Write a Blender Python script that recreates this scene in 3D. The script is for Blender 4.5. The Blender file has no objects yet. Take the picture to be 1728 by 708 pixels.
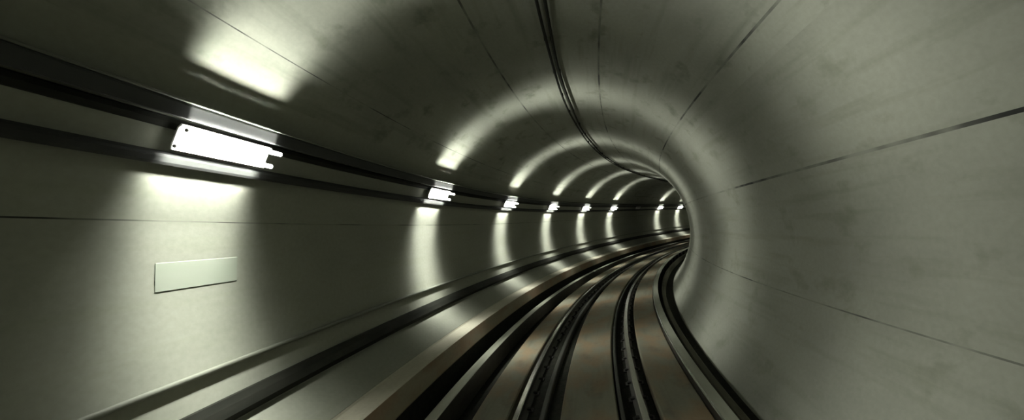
import bpy, bmesh, math, random
from mathutils import Vector, Matrix
random.seed(7)
C = bpy.context.scene.collection
PI = math.pi

# ------------------------------------------------------------------ the tunnel's axis (metres)
R = 2.75                      # inner radius of the bored tunnel
Z0 = 1.98                     # height of the axis above the bottom of the track trench
K0, K1, K2, K3 = 0.0103, 0.0026, -0.0062, -0.0016
G1, G2, G3, G4 = 0.7038, -0.9787, 0.1839, 0.0082
S_FIX = 57.0                  # past here the curve and the grade stay constant
S_MIN, S_MAX = -16.0, 112.0

def psi_of(s):
    if s < 0: return K0*s
    t = min(s, S_FIX); u = t/50
    p = K0*t + K1*u*t/2 + K2*u*u*t/3 + K3*u**3*t/4
    return p + max(0.0, s-S_FIX)*0.016
def z_of(s):
    if s < 0: return 0.0
    def f(t):
        u = t/50; return G1*u**2+G2*u**3+G3*u**4+G4*u**5
    if s <= S_FIX: return f(s)
    g = (f(S_FIX)-f(S_FIX-.1))/.1
    return f(S_FIX)+g*(s-S_FIX)
_DS = 0.05
_N0 = int(-S_MIN/_DS)+2; _N1 = int(S_MAX/_DS)+3
_px = {0: (0.0, 0.0)}
x = y = 0.0
for i in range(_N1):
    p = psi_of((i+.5)*_DS); x += math.sin(p)*_DS; y += math.cos(p)*_DS; _px[i+1] = (x, y)
x = y = 0.0
for i in range(_N0):
    p = psi_of(-(i+.5)*_DS); x -= math.sin(p)*_DS; y -= math.cos(p)*_DS; _px[-i-1] = (x, y)
def P(s, a, b):
    """point at station s, a metres right of the axis, b metres above it"""
    k = math.floor(s/_DS); t = s/_DS-k
    x0, y0 = _px[k]; x1, y1 = _px[k+1]; p = psi_of(s)
    return Vector((x0+(x1-x0)*t+a*math.cos(p), y0+(y1-y0)*t-a*math.sin(p), z_of(s)+b+Z0))
def frame(s, a, b):
    """matrix at a station: local x = right, y = along the tunnel, z = up"""
    p = psi_of(s); g = (z_of(s+.1)-z_of(s-.1))/.2
    r = Vector((math.cos(p), -math.sin(p), 0)); f = Vector((math.sin(p), math.cos(p), g)).normalized()
    u = r.cross(f); m = Matrix((r, f, u)).transposed().to_4x4(); m.translation = P(s, a, b)
    return m

# ------------------------------------------------------------------ camera
F_PX, CX, CZ, YAW, PITCH, ROLL = 997.16, 0.1597, 0.2966, -0.0520, 0.0508, -0.139
cam_d = bpy.data.cameras.new('camera'); cam = bpy.data.objects.new('camera', cam_d); C.objects.link(cam)
cam_d.sensor_fit = 'HORIZONTAL'; cam_d.sensor_width = 36; cam_d.lens = F_PX/1728*36; cam_d.clip_start = .05; cam_d.clip_end = 400
fw = Vector((math.sin(YAW)*math.cos(PITCH), math.cos(YAW)*math.cos(PITCH), math.sin(PITCH)))
r0 = Vector((math.cos(YAW), -math.sin(YAW), 0)); u0 = r0.cross(fw)
rt = r0*math.cos(ROLL)+u0*math.sin(ROLL); up = -r0*math.sin(ROLL)+u0*math.cos(ROLL)
mm = Matrix((rt, up, -fw)).transposed().to_4x4(); mm.translation = Vector((CX, 0, CZ+Z0))
cam.matrix_world = mm
bpy.context.scene.camera = cam

# ------------------------------------------------------------------ world and exposure
LAMP = 6.0                   # strength of every lit tube
BEAM, SPREAD = 9.5, (48, 92)      # watts and spread (degrees) of each area strip added around the lit tubes
LAMP_COL = (0.99, 1.0, 0.91)
w = bpy.data.worlds.new('world'); bpy.context.scene.world = w; w.use_nodes = True
w.node_tree.nodes['Background'].inputs[0].default_value = (0.5, 0.55, 0.5, 1)
w.node_tree.nodes['Background'].inputs[1].default_value = 0.0
vs = bpy.context.scene.view_settings
vs.view_transform = 'Standard'; vs.look = 'None'; vs.gamma = 1; vs.use_curve_mapping = False; vs.exposure = 0.0

# ------------------------------------------------------------------ materials
def new_mat(name):
    m = bpy.data.materials.new(name); m.use_nodes = True
    n = m.node_tree.nodes; return m, n, m.node_tree.links, n['Principled BSDF']
def ramp(n, L, src, stops):
    r = n.new('ShaderNodeValToRGB'); e = r.color_ramp.elements
    e[0].position, e[0].color = stops[0][0], (*stops[0][1], 1); e[1].position, e[1].color = stops[-1][0], (*stops[-1][1], 1)
    for p, c in stops[1:-1]:
        q = e.new(p); q.color = (*c, 1)
    L.new(src, r.inputs[0]); return r.outputs[0]
def noise(n, L, vec, scale, detail=4, rough=.55):
    t = n.new('ShaderNodeTexNoise'); t.inputs['Scale'].default_value = scale; t.inputs['Detail'].default_value = detail
    t.inputs['Roughness'].default_value = rough; L.new(vec, t.inputs['Vector']); return t.outputs['Fac']
def scaled_uv(n, L, sx, sy, off=0):
    tc = n.new('ShaderNodeTexCoord'); mp = n.new('ShaderNodeMapping')
    mp.inputs['Scale'].default_value = (sx, sy, 1); mp.inputs['Location'].default_value = (off, off*.7, 0)
    L.new(tc.outputs['UV'], mp.inputs['Vector']); return mp.outputs[0]
def mix(n, L, fac, a, b, mode='MIX'):
    m = n.new('ShaderNodeMix'); m.data_type = 'RGBA'; m.blend_type = mode
    for sock, val in ((m.inputs[0], fac), (m.inputs[6], a), (m.inputs[7], b)):
        if isinstance(val, (int, float)): sock.default_value = val
        elif isinstance(val, tuple): sock.default_value = (*val, 1)
        else: L.new(val, sock)
    return m.outputs[2]
def concrete(name, base, stain=(.2, .21, .16), amt=.5, rough=.55, spots=0.0, brown=None):
    m, n, L, b = new_mat(name); b.inputs['Specular IOR Level'].default_value = .25; rough = min(.9, rough+.25)
    big = noise(n, L, scaled_uv(n, L, .35, .8, 3), 1.0, 4)
    streak = noise(n, L, scaled_uv(n, L, .25, 5.0, 9), 1.3, 4)
    fine = noise(n, L, scaled_uv(n, L, 14, 22), 1.0, 3)
    f1 = ramp(n, L, big, [(.38, (0, 0, 0)), (.68, (1, 1, 1))])
    col = mix(n, L, f1, base, tuple(c*(1-amt*.45) for c in base))
    f2 = ramp(n, L, streak, [(.52, (0, 0, 0)), (.75, (amt, amt, amt))])
    col = mix(n, L, f2, col, stain)
    if brown:
        bn = noise(n, L, scaled_uv(n, L, .9, 2.2, 21), 1.0, 3)
        f4 = ramp(n, L, bn, [(.42, (0, 0, 0)), (.62, (.9, .9, .9))]); col = mix(n, L, f4, col, brown)
    if spots:
        sp = noise(n, L, scaled_uv(n, L, 1.3, 2.6, 40), 1.0, 5, .6)
        f3 = ramp(n, L, sp, [(.56, (0, 0, 0)), (.70, (spots, spots, spots))]); col = mix(n, L, f3, col, stain)
    f5 = ramp(n, L, fine, [(.3, (.9, .9, .9)), (.7, (1, 1, 1))])
    col = mix(n, L, 1.0, col, f5, 'MULTIPLY')
    L.new(col, b.inputs['Base Color']); b.inputs['Roughness'].default_value = rough
    bp = n.new('ShaderNodeBump'); bp.inputs['Strength'].default_value = .12; bp.inputs['Distance'].default_value = .01
    L.new(fine, bp.inputs['Height']); L.new(bp.outputs[0], b.inputs['Normal'])
    return m
def plain(name, col, rough=.5, metal=0.0, col2=None, sc=(1.5, 8)):
    m, n, L, b = new_mat(name)
    f = noise(n, L, scaled_uv(n, L, *sc), 1.0, 4)
    c2 = col2 or tuple(c*.7 for c in col)
    fr = ramp(n, L, f, [(.4, (0, 0, 0)), (.65, (1, 1, 1))])
    L.new(mix(n, L, fr, col, c2), b.inputs['Base Color'])
    b.inputs['Roughness'].default_value = rough; b.inputs['Metallic'].default_value = metal
    return m
def joint_mat():
    m, n, L, b = new_mat('joint filler')
    f = noise(n, L, scaled_uv(n, L, .8, .6), 1.0, 3)
    fr = ramp(n, L, f, [(.40, (.012, .013, .011)), (.58, (.2, .205, .17))])
    L.new(fr, b.inputs['Base Color']); b.inputs['Roughness'].default_value = .9
    return m
def emit(name, col, strength):
    m, n, L, b = new_mat(name)
    b.inputs['Base Color'].default_value = (.8, .8, .8, 1)
    b.inputs['Emission Color'].default_value = (*col, 1); b.inputs['Emission Strength'].default_value = strength
    return m
WALL = (.285, .295, .245)
M_wall = concrete('segment concrete', WALL, (.22, .24, .17), .35, .5)
M_ceil = concrete('stained segment concrete', WALL, (.12, .13, .095), .5, .5, spots=.75)
M_wallr = concrete('right segment concrete', WALL, (.145, .155, .11), .45, .55, spots=.5)
M_joint = joint_mat()
M_bench = concrete('bench concrete', (.25, .26, .215), (.2, .21, .16), .35, .6)
M_edge_lit = concrete('bench edge lit concrete', (.46, .44, .35), (.3, .28, .22), .3, .6)  # paler than the bench: lamp light on the upward edge put into colour
M_slab = concrete('track slab concrete', (.19, .188, .138), (.09, .083, .056), .6, .6, spots=.5, brown=(.19, .14, .082))
M_trench = plain('oily grit and trench shade', (.009, .010, .007), .9, 0, (.018, .018, .013), (8, 12))  # oily grit, its colour dropped to near black for the trench shadow
M_trench.node_tree.nodes['Principled BSDF'].inputs['Specular IOR Level'].default_value = .08
M_rail = plain('dark rail steel', (.05, .048, .04), .55, .6, (.03, .026, .02), (3, 12))
M_head = plain('polished rail head', (.62, .62, .58), .22, 1.0, (.5, .5, .46), (.4, 6))
M_guide = plain('worn grey guide steel', (.30, .31, .25), .45, .35, (.22, .235, .18), (.6, 6))
M_tray = plain('grey cable duct', (.045, .048, .047), .9, 0, (.032, .034, .033), (.5, 6))
M_duct = plain('dull black duct', (.022, .024, .022), .9, 0, (.016, .017, .016), (.5, 6))
M_cable = plain('black cable sheath', (.012, .013, .010), .8, 0, (.022, .023, .018), (1, 6))
M_cable.node_tree.nodes['Principled BSDF'].inputs['Specular IOR Level'].default_value = .12
M_conduit = plain('grey conduit', (.15, .16, .13), .6, 0, (.11, .115, .09), (.6, 4))
M_house = plain('grey lamp housing', (.30, .31, .29), .45, 0)
M_white = plain('white reflector enamel', (.75, .75, .72), .4, 0)
M_cap = plain('dark lamp socket', (.10, .105, .10), .5, 0)
M_on = emit('lit fluorescent tube', LAMP_COL, LAMP)
M_off = plain('dead fluorescent tube', (.35, .36, .33), .2, 0)
M_sign = plain('pale green plate', (.245, .275, .22), .85, 0, (.262, .285, .235), (.8, 4))
M_clip = plain('dark rail clip', (.018, .017, .014), .8, .2)

# ------------------------------------------------------------------ mesh helpers
def link(name, me, parent=None):
    o = bpy.data.objects.new(name, me); C.objects.link(o)
    if parent: o.parent = parent
    return o
def obj(name, bm, mats, parent=None, smooth=False, loc=None):
    me = bpy.data.meshes.new(name); bmesh.ops.recalc_face_normals(bm, faces=bm.faces); bm.to_mesh(me); bm.free()
    for m in (mats if isinstance(mats, (list, tuple)) else [mats]): me.materials.append(m)
    if smooth: me.polygons.foreach_set('use_smooth', [True]*len(me.polygons))
    o = link(name, me, parent)
    return o
def tag(o, label=None, cat=None, group=None, kind=None):
    if label: o['label'] = label
    if cat: o['category'] = cat
    if group: o['group'] = group
    if kind: o['kind'] = kind
    return o
def stations(s0, s1, step=.4):
    n = max(2, int(round((s1-s0)/step))+1); return [s0+(s1-s0)*i/(n-1) for i in range(n)]
def sweep(prof, ss, closed=True, mat_of=None, caps=True, bm=None, wob=None):
    """prof: (a, b) points in the tunnel's cross-section, carried along the axis"""
    bm = bm or bmesh.new(); uv = bm.loops.layers.uv.get('UVMap') or bm.loops.layers.uv.new('UVMap')
    per = [0.0]
    q = prof+[prof[0]] if closed else prof
    for p0, p1 in zip(q, q[1:]): per.append(per[-1]+math.dist(p0, p1))
    rows = []
    for s in ss:
        da, db = wob(s) if wob else (0, 0)
        rows.append([bm.verts.new(P(s, a+da, b+db)) for a, b in prof])
    n = len(prof); m = n if closed else n-1
    for i in range(len(ss)-1):
        for j in range(m):
            k = (j+1) % n
            f = bm.faces.new((rows[i][j], rows[i+1][j], rows[i+1][k], rows[i][k]))
            for l, c in zip(f.loops, ((ss[i], per[j]), (ss[i+1], per[j]), (ss[i+1], per[j+1]), (ss[i], per[j+1]))): l[uv].uv = c
            if mat_of: f.material_index = mat_of(j)
    if closed and caps:
        bm.faces.new(rows[0]); bm.faces.new(rows[-1])
    return bm
def circ(a, b, r, n=12): return [(a+r*math.cos(2*PI*i/n), b+r*math.sin(2*PI*i/n)) for i in range(n)]
def pol(r, th): return (r*math.cos(th), r*math.sin(th))
def box_bm(x0, x1, y0, y1, z0, z1, bm=None, bev=0.0):
    bm = bm or bmesh.new(); uv = bm.loops.layers.uv.get('UVMap') or bm.loops.layers.uv.new('UVMap')
    v = [bm.verts.new((x, y, z)) for x in (x0, x1) for y in (y0, y1) for z in (z0, z1)]
    fs = [bm.faces.new([v[i] for i in f]) for f in ((0, 1, 3, 2), (4, 6, 7, 5), (0, 4, 5, 1), (2, 3, 7, 6), (0, 2, 6, 4), (1, 5, 7, 3))]
    for f in fs:
        for l in f.loops: l[uv].uv = (l.vert.co.y, l.vert.co.x+l.vert.co.z)
    if bev:
        es = list({e for f in fs for e in f.edges}); bmesh.ops.bevel(bm, geom=es, offset=bev, segments=2, affect='EDGES', profile=.5)
    return bm
def rod_bm(x, z, r, y0, y1, n=14, bm=None):
    bm = bm or bmesh.new(); uv = bm.loops.layers.uv.get('UVMap') or bm.loops.layers.uv.new('UVMap')
    A = [bm.verts.new((x+r*math.cos(2*PI*i/n), y0, z+r*math.sin(2*PI*i/n))) for i in range(n)]
    B = [bm.verts.new((v.co.x, y1, v.co.z)) for v in A]
    for i in range(n):
        f = bm.faces.new((A[i], A[(i+1) % n], B[(i+1) % n], B[i]))
        for l in f.loops: l[uv].uv = (l.vert.co.y, i/n*.1)
    bm.faces.new(A); bm.faces.new(B); return bm

# ------------------------------------------------------------------ the lining (structure)
SS = stations(S_MIN, S_MAX, .5)
JOINTS = [-.2935, .2212, .7241, 1.2499, 1.7682, 2.316, 2.8552]
JOINT_W = dict(zip(JOINTS, (.0024, .0050, .0046, .0046, .0042, .0016, .0018)))
def arc(t0, t1):
    """arc of the lining with a sunken groove at every longitudinal joint; (points, material per strip)"""
    pts, mats = [], []
    ts = []
    n = int((t1-t0)/.045)+1
    for i in range(n+1): ts.append((t0+(t1-t0)*i/n, 0))
    ts = [t for t in ts if all(abs(t[0]-j) > .012 for j in JOINTS) or t[0] in (t0, t1)]
    for j in JOINTS:
        hw = JOINT_W[j]
        if t0+.01 < j < t1-.01: ts += [(j-hw, 1), (j-hw*.6, 2), (j+hw*.6, 2), (j+hw, 1)]
    ts.sort()
    for t, k in ts: pts.append(pol(R, t))
    for (ta, ka), (tb, kb) in zip(ts, ts[1:]): mats.append(1 if ka and kb and tb-ta < .02 else 0)
    return pts, mats
TL, TR = 2.45, .62
for name, t0, t1, m in (('wall_right', -.86, TR, M_wallr), ('ceiling', TR, TL, M_ceil), ('wall_left', TL, 3.86, M_wall)):
    pts, mats = arc(t0, t1)
    o = obj(name, sweep(pts, SS, False, lambda j, q=mats: q[j]), [m, M_joint], smooth=True); tag(o, kind='structure')
# floor of the trench
FL = -1.98
obj_floor = obj('floor', sweep([(-2.3, FL), (2.3, FL), (2.3, FL-.2), (-2.3, FL-.2)], SS, True), M_trench); tag(obj_floor, kind='structure')
# far and near ends stay out of sight round the bend: close the far end
bm = bmesh.new(); bm.faces.new([bm.verts.new(P(S_MAX, *pol(R+.05, i/40*2*PI))) for i in range(40)])
tag(obj('wall_far', bm, M_wall), kind='structure')
bm = bmesh.new(); bm.faces.new([bm.verts.new(P(S_MIN, *pol(R+.05, i/40*2*PI))) for i in range(40)])
tag(obj('wall_back', bm, M_wall), kind='structure')

# ------------------------------------------------------------------ bench along the left wall
ZF = -1.7255
SB = stations(S_MIN+.2, S_MAX-1, .5)
bench = [pol(R-.006, 3.449), (-2.25, -1.14), (-2.25, -1.145), (-2.235, -1.165), (-2.025, -1.20), (-1.995, -1.215),
         (-1.955, -1.45), (-1.965, -1.47), (-1.965, -1.885)] + [pol(R-.006, 3.90-.041*k) for k in range(11)]
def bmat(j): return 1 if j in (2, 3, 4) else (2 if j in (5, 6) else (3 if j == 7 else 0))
M_face = concrete('bench face concrete', (.30, .265, .19), (.15, .13, .085), .4, .65, brown=(.28, .19, .12))
o = obj('concrete_bench', sweep(bench, SB, True, bmat), [M_bench, M_edge_lit, M_face, M_trench])
tag(o, 'long sloping concrete bench with edge coloured as if lit running along the foot of the left wall', 'bench wall')

# pipe on the left wall and a black strip for the shaded bench groove
o = obj('wall_conduit', sweep(circ(*pol(R-.028, 3.2862), .022, 12), SB), M_conduit, smooth=True)
tag(o, 'thin grey conduit clipped low along the left wall above the bench', 'pipe')
gut = [pol(R-.004, 3.374), pol(R-.045, 3.377), pol(R-.065, 3.40), pol(R-.075, 3.428), pol(R-.004, 3.445)]
o = obj('groove_shade', sweep(gut, SB), M_cable)
tag(o, 'wide black strip in place of the shaded groove where the sloping bench meets the left wall', 'cable duct')

# ------------------------------------------------------------------ track slabs
M_upstand = concrete('darker upstand concrete', (.15, .145, .11), (.05, .05, .035), .6, .6, spots=.6)  # darker concrete for the narrow upstand
def slab(a0, a1, top, label, mats=M_slab, ss=SB):
    c = .015
    o = obj('track_slab', sweep([(a0, FL), (a0, top-c), (a0+c, top), (a1-c, top), (a1, top-c), (a1, FL)], ss), mats)
    tag(o, label, 'concrete slab'); return o
slab(-1.27, -.83, ZF, 'narrow pale concrete strip just left of the left running rail')
slab(-.205, .43, ZF, 'wide stained concrete slab in the middle between the two running rails')
slab(.874, 1.36, ZF, 'brown stained concrete strip between the right rail and right guide bar')
slab(1.60, 1.70, ZF-.05, 'very narrow concrete upstand between the right guide bar and right wall', M_upstand)

# ------------------------------------------------------------------ rails
SR = stations(S_MIN+.2, S_MAX-1, .35)
def rail(ac, label):
    h = [(-.075, -.155), (.075, -.155), (.075, -.142), (.012, -.12), (.009, -.045), (.034, -.035), (.036, -.008), (.026, 0), (-.026, 0), (-.036, -.008), (-.034, -.035), (-.009, -.045), (-.012, -.12), (-.075, -.142)]
    prof = [(ac+a, ZF+.012+b) for a, b in h]
    o = obj('running_rail', sweep(prof, SR, True, lambda j: 1 if j in (6, 7, 8) else 0), [M_rail, M_head])
    tag(o, label, 'rail')
    cb = bmesh.new()
    for sx in (-1, 1):
        box_bm(sx*.07-.05, sx*.07+.05, -.08, .08, -.160, -.142, cb); box_bm(sx*.07-.025, sx*.07+.025, -.04, .04, -.142, -.118, cb)
    me = bpy.data.meshes.new('rail_fastener'); cb.to_mesh(me); cb.free(); me.materials.append(M_clip)
    for i in range(60):
        s = 3+i*.75
        f = link('rail_fastener', me, o); f.matrix_world = frame(s, ac, ZF+.012)
    # low concrete seat that carries the rail in its trench
    return o
rl = rail(-.728, 'polished steel running rail on the left side of the track')
rr = rail(.704, 'worn steel running rail on the right side of the track')
for ac, a0, a1, side in ((-.728, -.83, -.205, 'left'), (.704, .43, .874, 'right')):
    o = obj('rail_bed', sweep([(a0+.004, FL), (a0+.004, ZF-.15), (a1-.004, ZF-.15), (a1-.004, FL)], SB), M_trench)
    tag(o, 'black gritty rail bed sunk around the %s running rail' % side, 'rail bed')
# flat black power strip beside the left rail, and a small check strip beside the right one
def strip(a0, a1, b0, b1, name, mat, label, cat):
    c = min(.012, (a1-a0)/4)
    o = obj(name, sweep([(a0, b0), (a0, b1-c), (a0+c, b1), (a1-c, b1), (a1, b1-c), (a1, b0)], SR), mat)
    return tag(o, label, cat)
M_dim = plain('greasy dark steel', (.04, .042, .032), .6, .3, (.015, .016, .012), (.5, 14))
strip(-.47, -.40, ZF-.148, ZF-.05, 'check_rail', M_dim, 'low dull check rail in the trench right of the left running rail', 'rail')
strip(.455, .50, ZF-.148, ZF-.03, 'check_rail', M_dim, 'low dull check rail in the trench left of the right running rail', 'rail')

# ------------------------------------------------------------------ guide bars
def guide(a0, a1, b1, side, label):
    # an angle section: wide flat top flange with a vertical web and a polished inner lip
    s = 1 if side == 'right' else -1
    inn, out = (a0, a1) if side == 'right' else (a1, a0)
    prof = [(inn, b1-.30), (inn, b1-.006), (inn+s*.014, b1), (inn+s*.022, b1), (out, b1-.004), (out, b1-.022), (inn+s*.026, b1-.026), (inn+s*.022, b1-.30)]  # web deepened as a dark sheet, in place of shade under the bar
    o = obj('guide_bar', sweep(prof, SR, True, lambda j: 1 if j in (1, 2) else (2 if j in (0, 5, 6, 7) else 0)), [M_guide, M_head if side == 'right' else M_guide, M_rail])
    tag(o, label, 'guide bar')
    bb = bmesh.new()
    ax0, ax1 = min(inn+s*.03, out-s*.01), max(inn+s*.03, out-s*.01); mid = (a0+a1)/2
    box_bm(ax0-mid, ax1-mid, -.03, .03, FL-b1+.003, -.026, bb)
    box_bm(ax0-mid-.0, ax1-mid+.0, -.08, .08, FL-b1+.003, FL-b1+.03, bb)
    me = bpy.data.meshes.new('bracket'); bb.to_mesh(me); bb.free(); me.materials.append(M_clip)
    for i in range(34):
        f = link('bracket', me, o); f.matrix_world = frame(3.5+i*1.5, mid, b1)
    return o
guide(-1.79, -1.63, -1.63, 'left', 'raised grey guide bar left of the track, nearest the bench')
guide(1.365, 1.51, -1.63, 'right', 'raised grey guide bar with bright edge, right of the track by the curved wall')

# ------------------------------------------------------------------ ducts and cables beside the lamps
upper = [pol(R-.004, 2.536), pol(R-.122, 2.536), pol(R-.128, 2.54), pol(R-.145, 2.572), pol(R-.14, 2.575), pol(R-.132, 2.573), pol(R-.115, 2.546), pol(R-.004, 2.546)]
o = obj('cable_tray', sweep(upper, SB), M_tray); tag(o, 'long grey cable tray on the left wall just above the lamps', 'cable tray')
o = obj('tray_cable', sweep(circ(*pol(R-.125, 2.5305), .009, 10), SB), M_conduit, smooth=True)
tag(o, 'slim grey cable clipped on the upper edge of the tray over the lamps', 'cable')
o = obj('wall_duct', sweep([pol(R-.004, 2.675), pol(R-.065, 2.679), pol(R-.075, 2.685), pol(R-.075, 2.698), pol(R-.065, 2.706), pol(R-.004, 2.708)], SB), M_duct)
tag(o, 'slim grey duct on the left wall just below the lamps', 'cable duct')

o = obj('cable_bundle', sweep([pol(R-.004, 2.586), pol(R-.03, 2.588), pol(R-.042, 2.598), pol(R-.034, 2.612), pol(R-.004, 2.616)], SB), M_cable)
tag(o, 'flat black cable bundle on the left wall running behind the lamps', 'cable')

# cables hung from the crown
for da, lab in ((-.035, 'left one of two black cables hung along the tunnel crown'), (.035, 'right one of two black cables hung along the tunnel crown')):
    th = 1.4775-da*1.1/2.7
    o = obj('overhead_cable', sweep(circ(*pol(R-.045, th), .018, 10), SR, wob=lambda s, k=da: (.006*math.sin(s*1.1+k*30), .006*math.sin(s*.9))), M_cable, smooth=True)
    tag(o, lab, 'cable', 'cables under the tunnel crown')
    cm = bmesh.new(); box_bm(-.02, .02, -.012, .012, -.012, .045, cm)
    me = bpy.data.meshes.new('clip'); cm.to_mesh(me); cm.free(); me.materials.append(M_cable)
    for i in range(30):
        a, b = pol(R-.04, th); f = link('clip', me, o); f.matrix_world = frame(2.5+i*1.6, a, b)

# ------------------------------------------------------------------ lamps
S1, DL = 4.31, 6.2637
LB = (-2.255, 1.285)
def lamp(s, lit, label):
    a, b = LB
    root = link('tunnel_lamp', None); root.matrix_world = frame(s, a, b)
    hl = .63
    up_ = (pol(R-.205, 2.598)[0]-a, pol(R-.205, 2.598)[1]-b); lo_ = (pol(R-.165, 2.648)[0]-a, pol(R-.165, 2.648)[1]-b)
    def part(name, bm, mat, smooth=False, parent=root):
        o = obj(name, bm, mat, None, smooth); o.parent = parent; return o
    # white reflector added behind the tubes for a wider glare, on a slim spine held off the wall by two feet
    mx, mz = (up_[0]+lo_[0])/2, (up_[1]+lo_[1])/2
    def loc(r, th): p = pol(r, th); return (p[0]-a, p[1]-b)
    def extr(pts, y0, y1):
        bm = bmesh.new(); uv = bm.loops.layers.uv.new('UVMap')
        A = [bm.verts.new((p[0], y0, p[1])) for p in pts]; B = [bm.verts.new((p[0], y1, p[1])) for p in pts]
        n = len(pts)
        for q in range(n): bm.faces.new((A[q], A[(q+1) % n], B[(q+1) % n], B[q]))
        bm.faces.new(A); bm.faces.new(B); return bm
    part('reflector', extr([loc(R-.135, 2.592), loc(R-.118, 2.602), loc(R-.118, 2.645), loc(R-.125, 2.66), loc(R-.115, 2.661), loc(R-.108, 2.646), loc(R-.108, 2.601), loc(R-.125, 2.589)], -hl+.03, hl-.03), M_white)
    part('housing', extr([loc(R-.107, 2.608), loc(R-.107, 2.638), loc(R-.062, 2.636), loc(R-.062, 2.610)], -hl+.12, hl-.12), M_house)
    for y in (-.45, .45):
        part('wall_bracket', extr([loc(R-.061, 2.617), loc(R-.061, 2.629), loc(R-.002, 2.629), loc(R-.002, 2.617)], y-.02, y+.02), M_house)
    for k, (x, z) in enumerate((up_, lo_)):
        part('tube', rod_bm(x, z, .019, -hl, hl), M_on if lit else M_off, True)
        for e in (-1, 1):
            y0, y1 = sorted((e*hl, e*(hl+.012)))
            part('socket', rod_bm(x, z, .012, y0, y1), M_white, True)
    if lit:      # area strips added to throw the tubes' light in narrow bands
        for k in range(20):
            ang = math.radians((k//2)*36); tx, tz = (up_, lo_)[k % 2]
            L = bpy.data.lights.new('lamp_light', 'AREA'); L.shape = 'RECTANGLE'; L.size = .02; L.size_y = 1.15
            L.energy = BEAM; L.color = LAMP_COL; L.spread = math.radians(SPREAD[k % 2])
            o = bpy.data.objects.new('lamp_light', L); C.objects.link(o); o.parent = root
            d = Vector((math.cos(ang), 0, math.sin(ang))); yy = Vector((0, 1, 0)); zz = -d; xx = yy.cross(zz)
            m4 = Matrix((xx, yy, zz)).transposed().to_4x4(); m4.translation = Vector((tx, 0, tz))+d*.022
            o.matrix_local = m4
    tag(root, label, 'lamp', 'fluorescent lamps along the left wall')
    return root
names = {1: 'nearest and largest lit twin tube lamp on the left wall', 2: 'second lit lamp from the front on the left wall',
 3: 'third lit lamp from the front on the left wall', 4: 'fourth lit lamp from the front on the left wall', 5: 'fifth lit lamp from the front on the left wall',
 6: 'sixth lit lamp, last before the dark gap on the left wall', 7: 'unlit dead lamp in the dark gap of the lamp row',
 8: 'second to last lit lamp, just past the dark gap', 9: 'farthest lit lamp, beside the inner curve of the right wall',
 10: 'lit lamp hidden round the bend beyond the farthest visible one', 0: 'lit lamp on the left wall beside the viewpoint, outside the frame',
 -1: 'lit lamp on the left wall behind the viewpoint', -2: 'lit lamp on the left wall farthest behind the viewpoint'}
for n in sorted(names): lamp(S1+(n-1)*DL, n != 7, names[n])

# pale green plate under the nearest lamp
bm = bmesh.new(); uvl = bm.loops.layers.uv.new('UVMap')
s0, s1 = 3.95, 4.95
sweep([pol(R-.003, 2.965), pol(R-.006, 2.966), pol(R-.006, 3.04), pol(R-.003, 3.041)], stations(s0, s1, .1), bm=bm)
o = obj('wall_plate', bm, M_sign); tag(o, 'faint pale green blank plate on the left wall under the nearest lamp', 'sign plate')
